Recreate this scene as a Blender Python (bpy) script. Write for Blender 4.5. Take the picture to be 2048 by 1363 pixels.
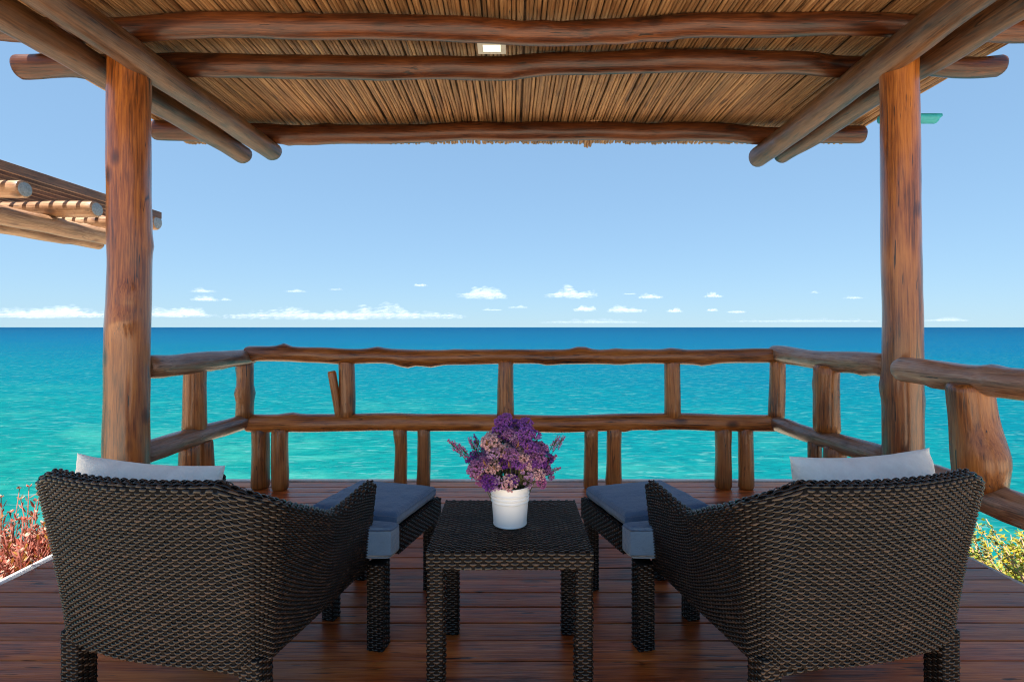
import bpy, math, random
import numpy as np
from mathutils import Vector, Matrix, Euler, noise as mnoise

# ------------------------------------------------------------------ clearing
for o in list(bpy.data.objects):
    bpy.data.objects.remove(o, do_unlink=True)
S = bpy.context.scene
COL = S.collection
R = math.radians
random.seed(7)

# ------------------------------------------------------------------ camera, sky, sun, exposure
cam_d = bpy.data.cameras.new('camera')
cam = bpy.data.objects.new('camera', cam_d)
COL.objects.link(cam)
cam.location = (0, 0, 1.05)
cam.rotation_euler = (R(90), 0, 0)
cam_d.sensor_width = 36
cam_d.lens = 18.28
cam_d.shift_y = -0.0134
cam_d.clip_start = 0.05
cam_d.clip_end = 200000
S.camera = cam

SUN_DIR = Vector((-0.17, -0.24, 1.0)).normalized()
W = bpy.data.worlds.new('World')
S.world = W
W.use_nodes = True
wn, wl = W.node_tree.nodes, W.node_tree.links
wn.clear()
wo = wn.new('ShaderNodeOutputWorld')
bg = wn.new('ShaderNodeBackground')
sky = wn.new('ShaderNodeTexSky')
sky.sky_type = 'NISHITA'
sky.sun_disc = False
sky.sun_elevation = math.asin(SUN_DIR.z)
sky.sun_rotation = math.atan2(SUN_DIR.x, SUN_DIR.y)
sky.altitude = 0
sky.air_density = 1.0
sky.dust_density = 0.0
sky.ozone_density = 3.0
# gamma and tint grade the sky colour flatter between zenith and horizon
gam = wn.new('ShaderNodeGamma'); gam.inputs['Gamma'].default_value = 0.36
tint = wn.new('ShaderNodeMix'); tint.data_type = 'RGBA'; tint.blend_type = 'MULTIPLY'
tint.inputs[0].default_value = 1.0
tint.inputs[7].default_value = (0.80, 1.16, 1.51, 1)
wl.new(sky.outputs['Color'], gam.inputs['Color'])
wl.new(gam.outputs['Color'], tint.inputs[6])
bg.inputs['Strength'].default_value = 0.115
wl.new(tint.outputs[2], bg.inputs['Color'])
wl.new(bg.outputs['Background'], wo.inputs['Surface'])

sd = bpy.data.lights.new('sun', 'SUN')
sd.energy = 5.0
sd.angle = R(0.5)
sd.color = (1.0, 0.95, 0.87)
sun = bpy.data.objects.new('sun', sd)
COL.objects.link(sun)
sun.rotation_euler = SUN_DIR.to_track_quat('Z', 'Y').to_euler()
sun.location = (-3, -4, 20)

S.view_settings.view_transform = 'Standard'
S.view_settings.look = 'None'
S.view_settings.gamma = 1
S.view_settings.exposure = 1.5
S.view_settings.use_curve_mapping = False
S.cycles.transparent_max_bounces = 96
S.cycles.filter_width = 1.1
S.cycles.max_bounces = 8
S.cycles.diffuse_bounces = 5

# ------------------------------------------------------------------ helpers
def tag(o, label=None, cat=None, group=None, kind=None):
    if label: o['label'] = label
    if cat: o['category'] = cat
    if group: o['group'] = group
    if kind: o['kind'] = kind
    return o

def empty(name, loc=(0, 0, 0), rz=0, label=None, cat=None, group=None, kind=None):
    o = bpy.data.objects.new(name, None)
    COL.objects.link(o)
    o.location = loc
    o.rotation_euler = (0, 0, rz)
    o.empty_display_size = 0.1
    return tag(o, label, cat, group, kind)

def link(name, me, parent=None, loc=(0, 0, 0), rot=None, mats=None):
    o = bpy.data.objects.new(name, me)
    COL.objects.link(o)
    if parent: o.parent = parent
    o.location = loc
    if rot is not None:
        o.rotation_euler = rot
    if mats and not me.materials:
        for m in (mats if isinstance(mats, (list, tuple)) else [mats]):
            me.materials.append(m)
    return o

class MB:
    """collects numpy vertex blocks and faces"""
    def __init__(s):
        s.v, s.f, s.mi, s.n, s.a = [], [], [], 0, []
    def add(s, v, f, mi=0, a=None):
        v = np.asarray(v, float).reshape(-1, 3)
        s.v.append(v)
        s.a.append(np.zeros(len(v)) if a is None else np.asarray(a, float).ravel())
        k = s.n
        for q in f:
            s.f.append(tuple(int(i) + k for i in q))
            s.mi.append(mi)
        s.n += len(v)
    def box(s, x0, x1, y0, y1, z0, z1, mi=0):
        v = [(x0, y0, z0), (x1, y0, z0), (x1, y1, z0), (x0, y1, z0), (x0, y0, z1), (x1, y0, z1), (x1, y1, z1), (x0, y1, z1)]
        s.add(v, [(3, 2, 1, 0), (4, 5, 6, 7), (0, 1, 5, 4), (1, 2, 6, 5), (2, 3, 7, 6), (3, 0, 4, 7)], mi)
    def bevbox(s, x0, x1, y0, y1, z0, z1, b, mi=0):
        """box with chamfered long edges on top"""
        xs = [(x0, y0), (x1, y0), (x1, y1), (x0, y1)]
        xi = [(x0 + b, y0 + b), (x1 - b, y0 + b), (x1 - b, y1 - b), (x0 + b, y1 - b)]
        v = [(x, y, z0) for x, y in xs] + [(x, y, z1 - b) for x, y in xs] + [(x, y, z1) for x, y in xi]
        f = [(3, 2, 1, 0), (8, 9, 10, 11)]
        for k in range(4):
            n = (k + 1) % 4
            f += [(k, n, 4 + n, 4 + k), (4 + k, 4 + n, 8 + n, 8 + k)]
        s.add(v, f, mi)
    def tube(s, pts, rad, n=6, mi=0, cap=True):
        pts = [Vector(p) for p in pts]
        rings = []
        up = Vector((0.123, 0.31, 0.94)).normalized()
        for i, p in enumerate(pts):
            d = (pts[min(i + 1, len(pts) - 1)] - pts[max(i - 1, 0)]).normalized()
            a = d.cross(up)
            if a.length < 1e-3: a = d.cross(Vector((1, 0, 0)))
            a.normalize(); b = d.cross(a)
            r = rad[i] if hasattr(rad, '__len__') else rad
            for k in range(n):
                t = 2 * math.pi * k / n
                rings.append(p + a * math.cos(t) * r + b * math.sin(t) * r)
        f = []
        for i in range(len(pts) - 1):
            for k in range(n):
                m = (k + 1) % n
                f.append((i * n + k, i * n + m, (i + 1) * n + m, (i + 1) * n + k))
        if cap:
            f.append(tuple(range(n))[::-1])
            f.append(tuple((len(pts) - 1) * n + k for k in range(n)))
        s.add([tuple(p) for p in rings], f, mi)
    def lathe(s, prof, n=40, mi=0):
        v, f = [], []
        for r, z in prof:
            for k in range(n):
                t = 2 * math.pi * k / n
                v.append((r * math.cos(t), r * math.sin(t), z))
        for i in range(len(prof) - 1):
            for k in range(n):
                m = (k + 1) % n
                f.append((i * n + k, i * n + m, (i + 1) * n + m, (i + 1) * n + k))
        s.add(v, f, mi)
    def mesh(s, name, mats, smooth=True, attr=None):
        me = bpy.data.meshes.new(name)
        v = np.concatenate(s.v) if s.v else np.zeros((0, 3))
        me.from_pydata(v.tolist(), [], s.f)
        for m in (mats if isinstance(mats, (list, tuple)) else [mats]):
            me.materials.append(m)
        me.polygons.foreach_set('material_index', s.mi)
        me.polygons.foreach_set('use_smooth', [smooth] * len(s.f))
        if attr:
            at = me.attributes.new(attr, 'FLOAT', 'POINT')
            at.data.foreach_set('value', np.concatenate(s.a))
        for k in range(getattr(s, 'flat', 0)): me.polygons[len(s.f) - 1 - k].use_smooth = False
        me.update()
        return me
    def build(s, name, mats, parent=None, loc=(0, 0, 0), rot=None, smooth=True, attr=None):
        return link(name, s.mesh(name, mats, smooth, attr), parent, loc, rot)

def grid_faces(nu, nv, wrap=False):
    f = []
    for i in range(nu if wrap else nu - 1):
        a = i * nv; b = ((i + 1) % nu) * nv
        for j in range(nv - 1):
            f.append((a + j, b + j, b + j + 1, a + j + 1))
    return f

# ------------------------------------------------------------------ materials
def newmat(name):
    m = bpy.data.materials.new(name)
    m.use_nodes = True
    n, l = m.node_tree.nodes, m.node_tree.links
    return m, n, l, n['Principled BSDF']

def ramp(n, stops):
    r = n.new('ShaderNodeValToRGB')
    e = r.color_ramp.elements
    while len(e) < len(stops): e.new(0.5)
    for q, (p, c) in zip(e, stops):
        q.position = p
        q.color = (*c, 1) if len(c) == 3 else c
    return r

def math_node(n, l, op, a, b=None, clamp=False):
    m = n.new('ShaderNodeMath'); m.operation = op; m.use_clamp = clamp
    for i, x in enumerate((a, b)):
        if x is None: continue
        if isinstance(x, (int, float)): m.inputs[i].default_value = x
        else: l.new(x, m.inputs[i])
    return m.outputs[0]

def mixc(n, l, fac, a, b, mode='MIX'):
    m = n.new('ShaderNodeMix'); m.data_type = 'RGBA'; m.blend_type = mode
    for i, x in ((0, fac), (6, a), (7, b)):
        if isinstance(x, (int, float)): m.inputs[i].default_value = x
        elif isinstance(x, tuple): m.inputs[i].default_value = (*x, 1)
        else: l.new(x, m.inputs[i])
    return m.outputs[2]

def obj_coords(n, l, scale, rnd=13.0):
    tc = n.new('ShaderNodeTexCoord')
    oi = n.new('ShaderNodeObjectInfo')
    add = n.new('ShaderNodeVectorMath'); add.operation = 'ADD'
    l.new(tc.outputs['Object'], add.inputs[0])
    sc = n.new('ShaderNodeMath'); sc.operation = 'MULTIPLY'; sc.inputs[1].default_value = rnd
    l.new(oi.outputs['Random'], sc.inputs[0])
    l.new(sc.outputs[0], add.inputs[1])
    mp = n.new('ShaderNodeMapping'); mp.inputs['Scale'].default_value = scale
    l.new(add.outputs[0], mp.inputs['Vector'])
    return mp.outputs[0], oi.outputs['Random'], add.outputs[0]

def noise_tex(n, l, vec, scale, detail=4, rough=0.55, dist=0.0):
    t = n.new('ShaderNodeTexNoise')
    t.inputs['Scale'].default_value = scale
    t.inputs['Detail'].default_value = detail
    t.inputs['Roughness'].default_value = rough
    t.inputs['Distortion'].default_value = dist
    if vec is not None: l.new(vec, t.inputs['Vector'])
    return t.outputs['Fac']

def wood(name, dark, mid, light, rough=0.4, axis='z', coat=0.35, bump=0.25, var=0.25, fine=1.0, grey=0.0, spec=0.5):
    """varnished wood, grain along one local axis"""
    m, n, l, b = newmat(name)
    k = 0.06
    sc = {'z': (1, 1, k), 'x': (k, 1, 1), 'y': (1, k, 1)}[axis]
    v, rnd, raw = obj_coords(n, l, sc)
    g = noise_tex(n, l, v, 34 * fine, 6, 0.65, 0.6)
    blot_v = n.new('ShaderNodeMapping')
    blot_v.inputs['Scale'].default_value = {'z': (1, 1, .3), 'x': (.3, 1, 1), 'y': (1, .3, 1)}[axis]
    l.new(raw, blot_v.inputs['Vector'])
    bl = noise_tex(n, l, blot_v.outputs[0], 7, 3, 0.6)
    fv = n.new('ShaderNodeMapping'); fv.inputs['Scale'].default_value = {'z': (1, 1, .035), 'x': (.035, 1, 1), 'y': (1, .035, 1)}[axis]
    l.new(raw, fv.inputs['Vector'])
    g2 = noise_tex(n, l, fv.outputs[0], 150 * fine, 4, 0.7, 0.3)
    mixf = math_node(n, l, 'ADD', math_node(n, l, 'ADD', math_node(n, l, 'MULTIPLY', g, 0.22), math_node(n, l, 'MULTIPLY', g2, 0.40)), math_node(n, l, 'MULTIPLY', bl, 0.38))
    r = ramp(n, [(0.40, dark), (0.485, mid), (0.60, light)])
    l.new(mixf, r.inputs[0])
    # dark cracks along the grain
    cr = noise_tex(n, l, v, 95 * fine, 2, 0.5)
    crm = ramp(n, [(0.29, (0.12, 0.10, 0.09)), (0.32, (1, 1, 1))])
    l.new(cr, crm.inputs[0])
    c = mixc(n, l, 1.0, r.outputs[0], crm.outputs[0], 'MULTIPLY')
    # long drying cracks
    lv_ = n.new('ShaderNodeMapping'); lv_.inputs['Scale'].default_value = {'z': (1, 1, .04), 'x': (.04, 1, 1), 'y': (1, .04, 1)}[axis]
    l.new(raw, lv_.inputs['Vector'])
    lc = noise_tex(n, l, lv_.outputs[0], 22, 1, 0.4, 0.2)
    lcr = ramp(n, [(0.490, (1, 1, 1)), (0.4985, (0.12, 0.09, 0.07)), (0.5015, (0.12, 0.09, 0.07)), (0.510, (1, 1, 1))]); l.new(lc, lcr.inputs[0])
    lm = ramp(n, [(0.50, (0, 0, 0)), (0.62, (1, 1, 1))]); l.new(noise_tex(n, l, blot_v.outputs[0], 4.3, 2, 0.5), lm.inputs[0])
    c = mixc(n, l, lm.outputs[0], c, mixc(n, l, 1.0, c, lcr.outputs[0], 'MULTIPLY'))
    # small dark knots
    vo = n.new('ShaderNodeTexVoronoi'); vo.inputs['Scale'].default_value = 6.5 if axis == 'z' else 5
    vm = n.new('ShaderNodeMapping'); vm.inputs['Scale'].default_value = {'z': (1, 1, .55), 'x': (.55, 1, 1), 'y': (1, .55, 1)}[axis]
    l.new(raw, vm.inputs['Vector']); l.new(vm.outputs[0], vo.inputs['Vector'])
    kn = ramp(n, [(0.05, (0.12, 0.08, 0.06)), (0.12, (0.45, 0.35, 0.3)), (0.19, (1, 1, 1))])
    l.new(vo.outputs['Distance'], kn.inputs[0])
    c = mixc(n, l, 0.85, c, kn.outputs[0], 'MULTIPLY')
    if grey:  # random blotches mixed towards a pale grey-brown
        wv = noise_tex(n, l, blot_v.outputs[0], 11, 5, 0.7)
        wr = ramp(n, [(0.48, (0, 0, 0)), (0.62, (grey, grey, grey))])
        l.new(wv, wr.inputs[0])
        c = mixc(n, l, wr.outputs[0], c, (0.30, 0.25, 0.22))
    hv = n.new('ShaderNodeHueSaturation')
    hv.inputs['Value'].default_value = 1
    val = math_node(n, l, 'ADD', math_node(n, l, 'MULTIPLY', rnd, var * 2), 1 - var)
    l.new(val, hv.inputs['Value']); l.new(c, hv.inputs['Color'])
    l.new(hv.outputs[0], b.inputs['Base Color'])
    rr = math_node(n, l, 'ADD', math_node(n, l, 'MULTIPLY', bl, 0.35), rough - 0.17)
    l.new(rr, b.inputs['Roughness'])
    b.inputs['Specular IOR Level'].default_value = spec
    b.inputs['Coat Weight'].default_value = coat
    b.inputs['Coat Roughness'].default_value = 0.17
    bp = n.new('ShaderNodeBump'); bp.inputs['Strength'].default_value = bump; bp.inputs['Distance'].default_value = 0.01
    hsum = math_node(n, l, 'ADD', math_node(n, l, 'ADD', g, math_node(n, l, 'MULTIPLY', g2, 0.35)), math_node(n, l, 'MULTIPLY', crm.outputs[0], 0.6))
    l.new(hsum, bp.inputs['Height'])
    l.new(bp.outputs[0], b.inputs['Normal'])
    return m

def plain(name, col, rough=0.6, nscale=30, nvar=0.2, bump=0.0, spec=0.5, attr_var=False, trans=0.0):
    m, n, l, b = newmat(name)
    v, rnd, raw = obj_coords(n, l, (1, 1, 1))
    f = noise_tex(n, l, raw, nscale, 5, 0.6)
    r = ramp(n, [(0.3, tuple(x * (1 - nvar) for x in col)), (0.7, tuple(min(1, x * (1 + nvar)) for x in col))])
    l.new(f, r.inputs[0])
    l.new(r.outputs[0], b.inputs['Base Color'])
    b.inputs['Roughness'].default_value = rough
    b.inputs['Specular IOR Level'].default_value = spec
    if bump:
        bp = n.new('ShaderNodeBump'); bp.inputs['Strength'].default_value = bump; bp.inputs['Distance'].default_value = 0.005
        l.new(f, bp.inputs['Height']); l.new(bp.outputs[0], b.inputs['Normal'])
    if trans:
        tr = n.new('ShaderNodeBsdfTranslucent'); l.new(r.outputs[0], tr.inputs['Color'])
        mx = n.new('ShaderNodeMixShader'); mx.inputs[0].default_value = trans
        l.new(b.outputs[0], mx.inputs[1]); l.new(tr.outputs[0], mx.inputs[2])
        l.new(mx.outputs[0], n['Material Output'].inputs['Surface'])
    return m

M_POST = wood('post_wood', (0.050, 0.011, 0.002), (0.24, 0.066, 0.009), (0.44, 0.155, 0.027), 0.36, coat=0.8, bump=0.38, var=0.08)
M_RAIL = wood('rail_wood', (0.055, 0.013, 0.003), (0.27, 0.082, 0.012), (0.46, 0.170, 0.036), 0.40, coat=0.5, bump=0.42)
M_SIDE = wood('grey_rail_wood', (0.09, 0.036, 0.018), (0.25, 0.115, 0.056), (0.42, 0.25, 0.155), 0.42, coat=0.4, bump=0.42, grey=0.6)
M_BEAM = wood('beam_wood', (0.026, 0.009, 0.003), (0.095, 0.036, 0.012), (0.19, 0.080, 0.029), 0.44, coat=0.12, spec=0.4, bump=0.36, grey=0.12)
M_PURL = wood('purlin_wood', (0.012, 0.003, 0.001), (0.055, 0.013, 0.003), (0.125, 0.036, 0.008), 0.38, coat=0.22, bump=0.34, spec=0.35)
M_PALE = wood('pale_log_wood', (0.13, 0.058, 0.026), (0.26, 0.135, 0.068), (0.40, 0.25, 0.15), 0.5, coat=0.15, bump=0.25)
M_SLAT = wood('slat_wood', (0.06, 0.028, 0.018), (0.12, 0.058, 0.036), (0.19, 0.10, 0.062), 0.6, axis='y', coat=0.0, bump=0.2)
M_PLANK = wood('deck_wood', (0.095, 0.015, 0.004), (0.37, 0.078, 0.014), (0.58, 0.170, 0.036), 0.38, axis='x', coat=0.07, bump=0.3, var=0.38, spec=0.28)
M_REED = wood('reed', (0.11, 0.042, 0.013), (0.245, 0.118, 0.044), (0.35, 0.200, 0.090), 0.62, axis='y', coat=0.0, bump=0.2, var=0.28, fine=1.6)
M_ENDG = plain('end_grain', (0.21, 0.115, 0.06), 0.6, 70, 0.35, 0.3)
M_ENDB = plain('skylit_end_grain', (0.24, 0.27, 0.30), 0.7, 70, 0.3, 0.3)  # blue-grey skylit shade of the log ends painted into the colour
M_BACKING = plain('sky_backing', (0.075, 0.038, 0.018), 0.9, 60, 0.4, 0.4)
M_DARK = plain('dark_core', (0.0045, 0.003, 0.0025), 0.7, 50, 0.3, spec=0.15)
M_HOLE = plain('hole_dark', (0.012, 0.007, 0.004), 0.9, 80, 0.3)
M_WHITE = plain('white_enamel', (0.90, 0.89, 0.87), 0.35, 8, 0.02)
M_PLASTER = plain('white_plaster', (0.78, 0.76, 0.72), 0.85, 40, 0.10, 0.4)
M_TEAL = plain('turquoise_paint', (0.02, 0.36, 0.42), 0.5, 20, 0.15, 0.1)
M_ALU = plain('lamp_frame', (0.42, 0.38, 0.33), 0.5, 20, 0.08)
M_SOIL = plain('sandy_bounce_soil', (0.66, 0.51, 0.35), 0.95, 3, 0.25, 0.6)  # kept pale and warm to bounce light up under the roof

def fabric(name, col, scale=420, rough=0.9):
    m, n, l, b = newmat(name)
    tc = n.new('ShaderNodeTexCoord')
    w1 = n.new('ShaderNodeTexWave'); w1.inputs['Scale'].default_value = scale; w1.bands_direction = 'X'
    w2 = n.new('ShaderNodeTexWave'); w2.inputs['Scale'].default_value = scale; w2.bands_direction = 'Y'
    l.new(tc.outputs['Object'], w1.inputs['Vector']); l.new(tc.outputs['Object'], w2.inputs['Vector'])
    h = math_node(n, l, 'MULTIPLY', w1.outputs['Fac'], w2.outputs['Fac'])
    f = noise_tex(n, l, tc.outputs['Object'], 16, 5, 0.7)
    r = ramp(n, [(0.25, tuple(x * 0.86 for x in col)), (0.75, tuple(min(1, x * 1.1) for x in col))])
    l.new(f, r.inputs[0]); l.new(r.outputs[0], b.inputs['Base Color'])
    b.inputs['Roughness'].default_value = rough
    b.inputs['Sheen Weight'].default_value = 0.25
    bp = n.new('ShaderNodeBump'); bp.inputs['Strength'].default_value = 0.3; bp.inputs['Distance'].default_value = 0.002
    l.new(h, bp.inputs['Height'])
    bp2 = n.new('ShaderNodeBump'); bp2.inputs['Strength'].default_value = 0.5; bp2.inputs['Distance'].default_value = 0.02
    l.new(f, bp2.inputs['Height']); l.new(bp.outputs[0], bp2.inputs['Normal'])
    l.new(bp2.outputs[0], b.inputs['Normal'])
    return m
M_CUSH = fabric('slate_blue_fabric', (0.070, 0.145, 0.265))
M_PILLOW = fabric('white_cotton', (0.94, 0.91, 0.85), 500)

def wicker():
    m, n, l, b = newmat('dark_wicker')
    at = n.new('ShaderNodeAttribute'); at.attribute_name = 'var'
    tc = n.new('ShaderNodeTexCoord')
    f = noise_tex(n, l, tc.outputs['Object'], 90, 3, 0.6)
    s = math_node(n, l, 'ADD', math_node(n, l, 'MULTIPLY', at.outputs['Fac'], 0.75), math_node(n, l, 'MULTIPLY', f, 0.25))
    r = ramp(n, [(0.15, (0.003, 0.002, 0.0015)), (0.58, (0.011, 0.0065, 0.0045)), (0.95, (0.062, 0.036, 0.022))])
    l.new(s, r.inputs[0]); l.new(r.outputs[0], b.inputs['Base Color'])
    b.inputs['Roughness'].default_value = 0.25
    b.inputs['Specular IOR Level'].default_value = 0.42
    return m
M_WICK = wicker()

# ------------------------------------------------------------------ logs
def make_log(name, p0, p1, r0, r1=None, parent=None, mats=None, seed=0, bend=0.012, wob=0.05, knots=(), nknots=0,
             sag=0.0, n=18, step=0.05, ell=0.06):
    """an irregular round log from p0 to p1 in the frame of its parent; local z runs along the log"""
    p0, p1 = Vector(p0), Vector(p1)
    L = (p1 - p0).length
    r1 = r1 if r1 is not None else r0
    rg = random.Random(seed)
    ks = list(knots) + [(rg.uniform(.06, .94), rg.uniform(0, 6.28), rg.uniform(.10, .26), rg.uniform(.025, .05)) for _ in range(nknots)]
    m = max(6, int(L / step))
    ts = [0, 0.004 / L, 0.016 / L] + [i / m for i in range(1, m)] + [1 - 0.016 / L, 1 - 0.004 / L, 1]
    ts = sorted(t for t in ts if 0 <= t <= 1)
    o1, o2 = rg.uniform(0, 50), rg.uniform(0, 50)
    V = []
    for t in ts:
        z = t * L
        base = r0 + (r1 - r0) * t
        e = min(z, L - z)
        rc = 1.0 if e >= 0.0159 else (0.80 if e < 1e-6 else (0.9 if e < 0.0045 else 0.985))
        env = 1.0
        cx = bend * env * (mnoise.noise((o1, 0.3, z * 0.9)) + 0.5 * mnoise.noise((o1 + 9, 0.3, z * 2.7)))
        cy = bend * env * (mnoise.noise((o2, 7.3, z * 0.9)) + 0.5 * mnoise.noise((o2 + 9, 1.3, z * 2.7)))
        for k in range(n):
            a = 2 * math.pi * k / n
            ca, sa = math.cos(a), math.sin(a)
            rad = base * (1 + wob * 1.6 * mnoise.noise((ca * .6 + o1, sa * .6 + o2, z * 3.0)) + wob * mnoise.noise((ca * 1.6 + o2, sa * 1.6 + o1, z * 7.0)) + ell * math.cos(2 * a + o1))
            for (kt, ka, kh, kw) in ks:
                dz = (z - kt * L) / (kw * 1.15)
                if abs(dz) < 3:
                    da = (a - ka + math.pi) % (2 * math.pi) - math.pi
                    d2 = dz * dz + (da * base / kw) ** 2
                    if d2 < 9: rad += base * kh * math.exp(-d2 * 0.9)
            V.append((cx + ca * rad * rc, cy + sa * rad * rc, z))
    mb = MB()
    F = []
    for i in range(len(ts) - 1):
        for k in range(n):
            q = (k + 1) % n
            F.append((i * n + k, i * n + q, (i + 1) * n + q, (i + 1) * n + k))
    mb.add(V, F)
    b = len(ts) - 1
    mb.f.append(tuple(range(n))[::-1]); mb.mi.append(1)
    mb.f.append(tuple(b * n + k for k in range(n))); mb.mi.append(1)
    me = mb.mesh(name, mats)
    o = link(name, me, parent)
    o.rotation_mode = 'QUATERNION'
    o.rotation_quaternion = (p1 - p0).to_track_quat('Z', 'Y')
    o.location = p0 - (parent.location if parent else Vector())
    return o

# ================================================================== SETTING
# ---- sea
SEA_Z = -13.0
def sea_material():
    m, n, l, b = newmat('sea_water')
    g = n.new('ShaderNodeNewGeometry')
    sp = n.new('ShaderNodeSeparateXYZ'); l.new(g.outputs['Position'], sp.inputs[0])
    warp_map = n.new('ShaderNodeMapping'); warp_map.inputs['Scale'].default_value = (0.02, 0.028, 1)
    l.new(g.outputs['Position'], warp_map.inputs['Vector'])
    wf = noise_tex(n, l, warp_map.outputs[0], 1.0, 5, 0.6)
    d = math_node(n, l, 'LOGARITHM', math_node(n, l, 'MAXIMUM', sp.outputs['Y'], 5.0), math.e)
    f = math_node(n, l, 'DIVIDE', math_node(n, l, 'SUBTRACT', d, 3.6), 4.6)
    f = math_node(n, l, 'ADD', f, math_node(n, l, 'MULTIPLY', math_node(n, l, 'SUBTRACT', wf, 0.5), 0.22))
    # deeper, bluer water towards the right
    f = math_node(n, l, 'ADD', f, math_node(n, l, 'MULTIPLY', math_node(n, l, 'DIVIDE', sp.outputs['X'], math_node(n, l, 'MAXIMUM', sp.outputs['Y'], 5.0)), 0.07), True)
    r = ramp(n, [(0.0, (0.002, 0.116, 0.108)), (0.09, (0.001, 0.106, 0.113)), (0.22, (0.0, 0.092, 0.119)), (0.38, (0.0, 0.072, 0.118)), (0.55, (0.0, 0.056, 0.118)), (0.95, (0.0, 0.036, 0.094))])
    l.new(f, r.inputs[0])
    # darker ripple troughs and reef patches
    rm = n.new('ShaderNodeMapping'); rm.inputs['Scale'].default_value = (0.50, 0.95, 1); rm.inputs['Rotation'].default_value = (0, 0, R(9))
    l.new(g.outputs['Position'], rm.inputs['Vector'])
    rip = noise_tex(n, l, rm.outputs[0], 1.0, 6, 0.62, 0.4)
    rr = ramp(n, [(0.34, (0.5, 0.72, 0.80)), (0.5, (0.95, 0.97, 0.98)), (0.66, (1.25, 1.13, 1.09))])
    l.new(rip, rr.inputs[0])
    c = mixc(n, l, 1.0, r.outputs[0], rr.outputs[0], 'MULTIPLY')
    # pale sand patches showing through the shallows
    sm = n.new('ShaderNodeMapping'); sm.inputs['Scale'].default_value = (0.06, 0.075, 1); sm.inputs['Location'].default_value = (2.3, .4, 0)
    l.new(g.outputs['Position'], sm.inputs['Vector'])
    sn = noise_tex(n, l, sm.outputs[0], 1.0, 6, 0.65, 0.5)
    snr = ramp(n, [(0.50, (0, 0, 0)), (0.68, (0.6, 0.6, 0.6))]); l.new(sn, snr.inputs[0])
    shal = ramp(n, [(0.04, (1, 1, 1)), (0.24, (0, 0, 0))]); l.new(f, shal.inputs[0])
    pf = math_node(n, l, 'MULTIPLY', snr.outputs[0], shal.outputs[0])
    c = mixc(n, l, pf, c, (0.035, 0.20, 0.165))
    # thin pale crests
    cm = n.new('ShaderNodeMapping'); cm.inputs['Scale'].default_value = (0.42, 1.7, 1); cm.inputs['Rotation'].default_value = (0, 0, R(12))
    l.new(g.outputs['Position'], cm.inputs['Vector'])
    cr = noise_tex(n, l, cm.outputs[0], 0.9, 5, 0.6, 0.8)
    crr = ramp(n, [(0.56, (0, 0, 0)), (0.72, (0.75, 0.75, 0.75))])
    l.new(cr, crr.inputs[0])
    c = mixc(n, l, crr.outputs[0], c, (0.07, 0.19, 0.19))
    n.remove(b)
    df = n.new('ShaderNodeBsdfDiffuse'); l.new(c, df.inputs['Color'])
    gl = n.new('ShaderNodeBsdfGlossy'); gl.inputs['Roughness'].default_value = 0.25
    mx = n.new('ShaderNodeMixShader'); mx.inputs[0].default_value = 0.022
    l.new(df.outputs[0], mx.inputs[1]); l.new(gl.outputs[0], mx.inputs[2])
    l.new(mx.outputs[0], n['Material Output'].inputs['Surface'])
    bp = n.new('ShaderNodeBump'); bp.inputs['Strength'].default_value = 0.7; bp.inputs['Distance'].default_value = 0.6
    l.new(rip, bp.inputs['Height']); l.new(bp.outputs[0], df.inputs['Normal']); l.new(bp.outputs[0], gl.inputs['Normal'])
    return m
mb = MB()
E = 90000
mb.add([(-E, -200, 0), (E, -200, 0), (E, E, 0), (-E, E, 0)], [(0, 1, 2, 3)])
sea = mb.build('sea', sea_material(), loc=(0, 0, SEA_Z), smooth=False)
tag(sea, 'turquoise sea with small ripples deepening to blue at the horizon', 'sea', kind='structure')

# ---- hillside carrying the deck, unseen slopes shaped to bounce warm light
def hill_z(x, y):
    ax = max(0, abs(x) - 2.2)
    z = -0.24 - 0.20 * min(ax, 1.2) - 0.30 * max(0, ax - 1.2)
    if x > 0: z = -0.30 - 0.58 * min(ax, 2.4) - 0.30 * max(0, ax - 2.4)
    z -= 0.44 * max(0, y - 3.2)
    if y < 0.2:
        k = min(1, (0.2 - y) / 1.2)
        z = z * (1 - k) - 0.06 * k
    z += 0.14 * mnoise.noise((x * .8, y * .8, 0)) * min(1, ax * 2 + max(0, y - 3.6))
    return max(z, SEA_Z - 1.5)
xs = np.linspace(-42, 42, 141); ys = np.linspace(-40, 36, 127)
V = [(x, y, hill_z(x, y)) for x in xs for y in ys]
mb = MB(); mb.add(V, grid_faces(len(xs), len(ys)))
tag(mb.build('hillside', M_SOIL), 'sandy hillside falling away around the deck, unseen slopes pale to bounce warm light', 'hillside', kind='structure')

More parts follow.
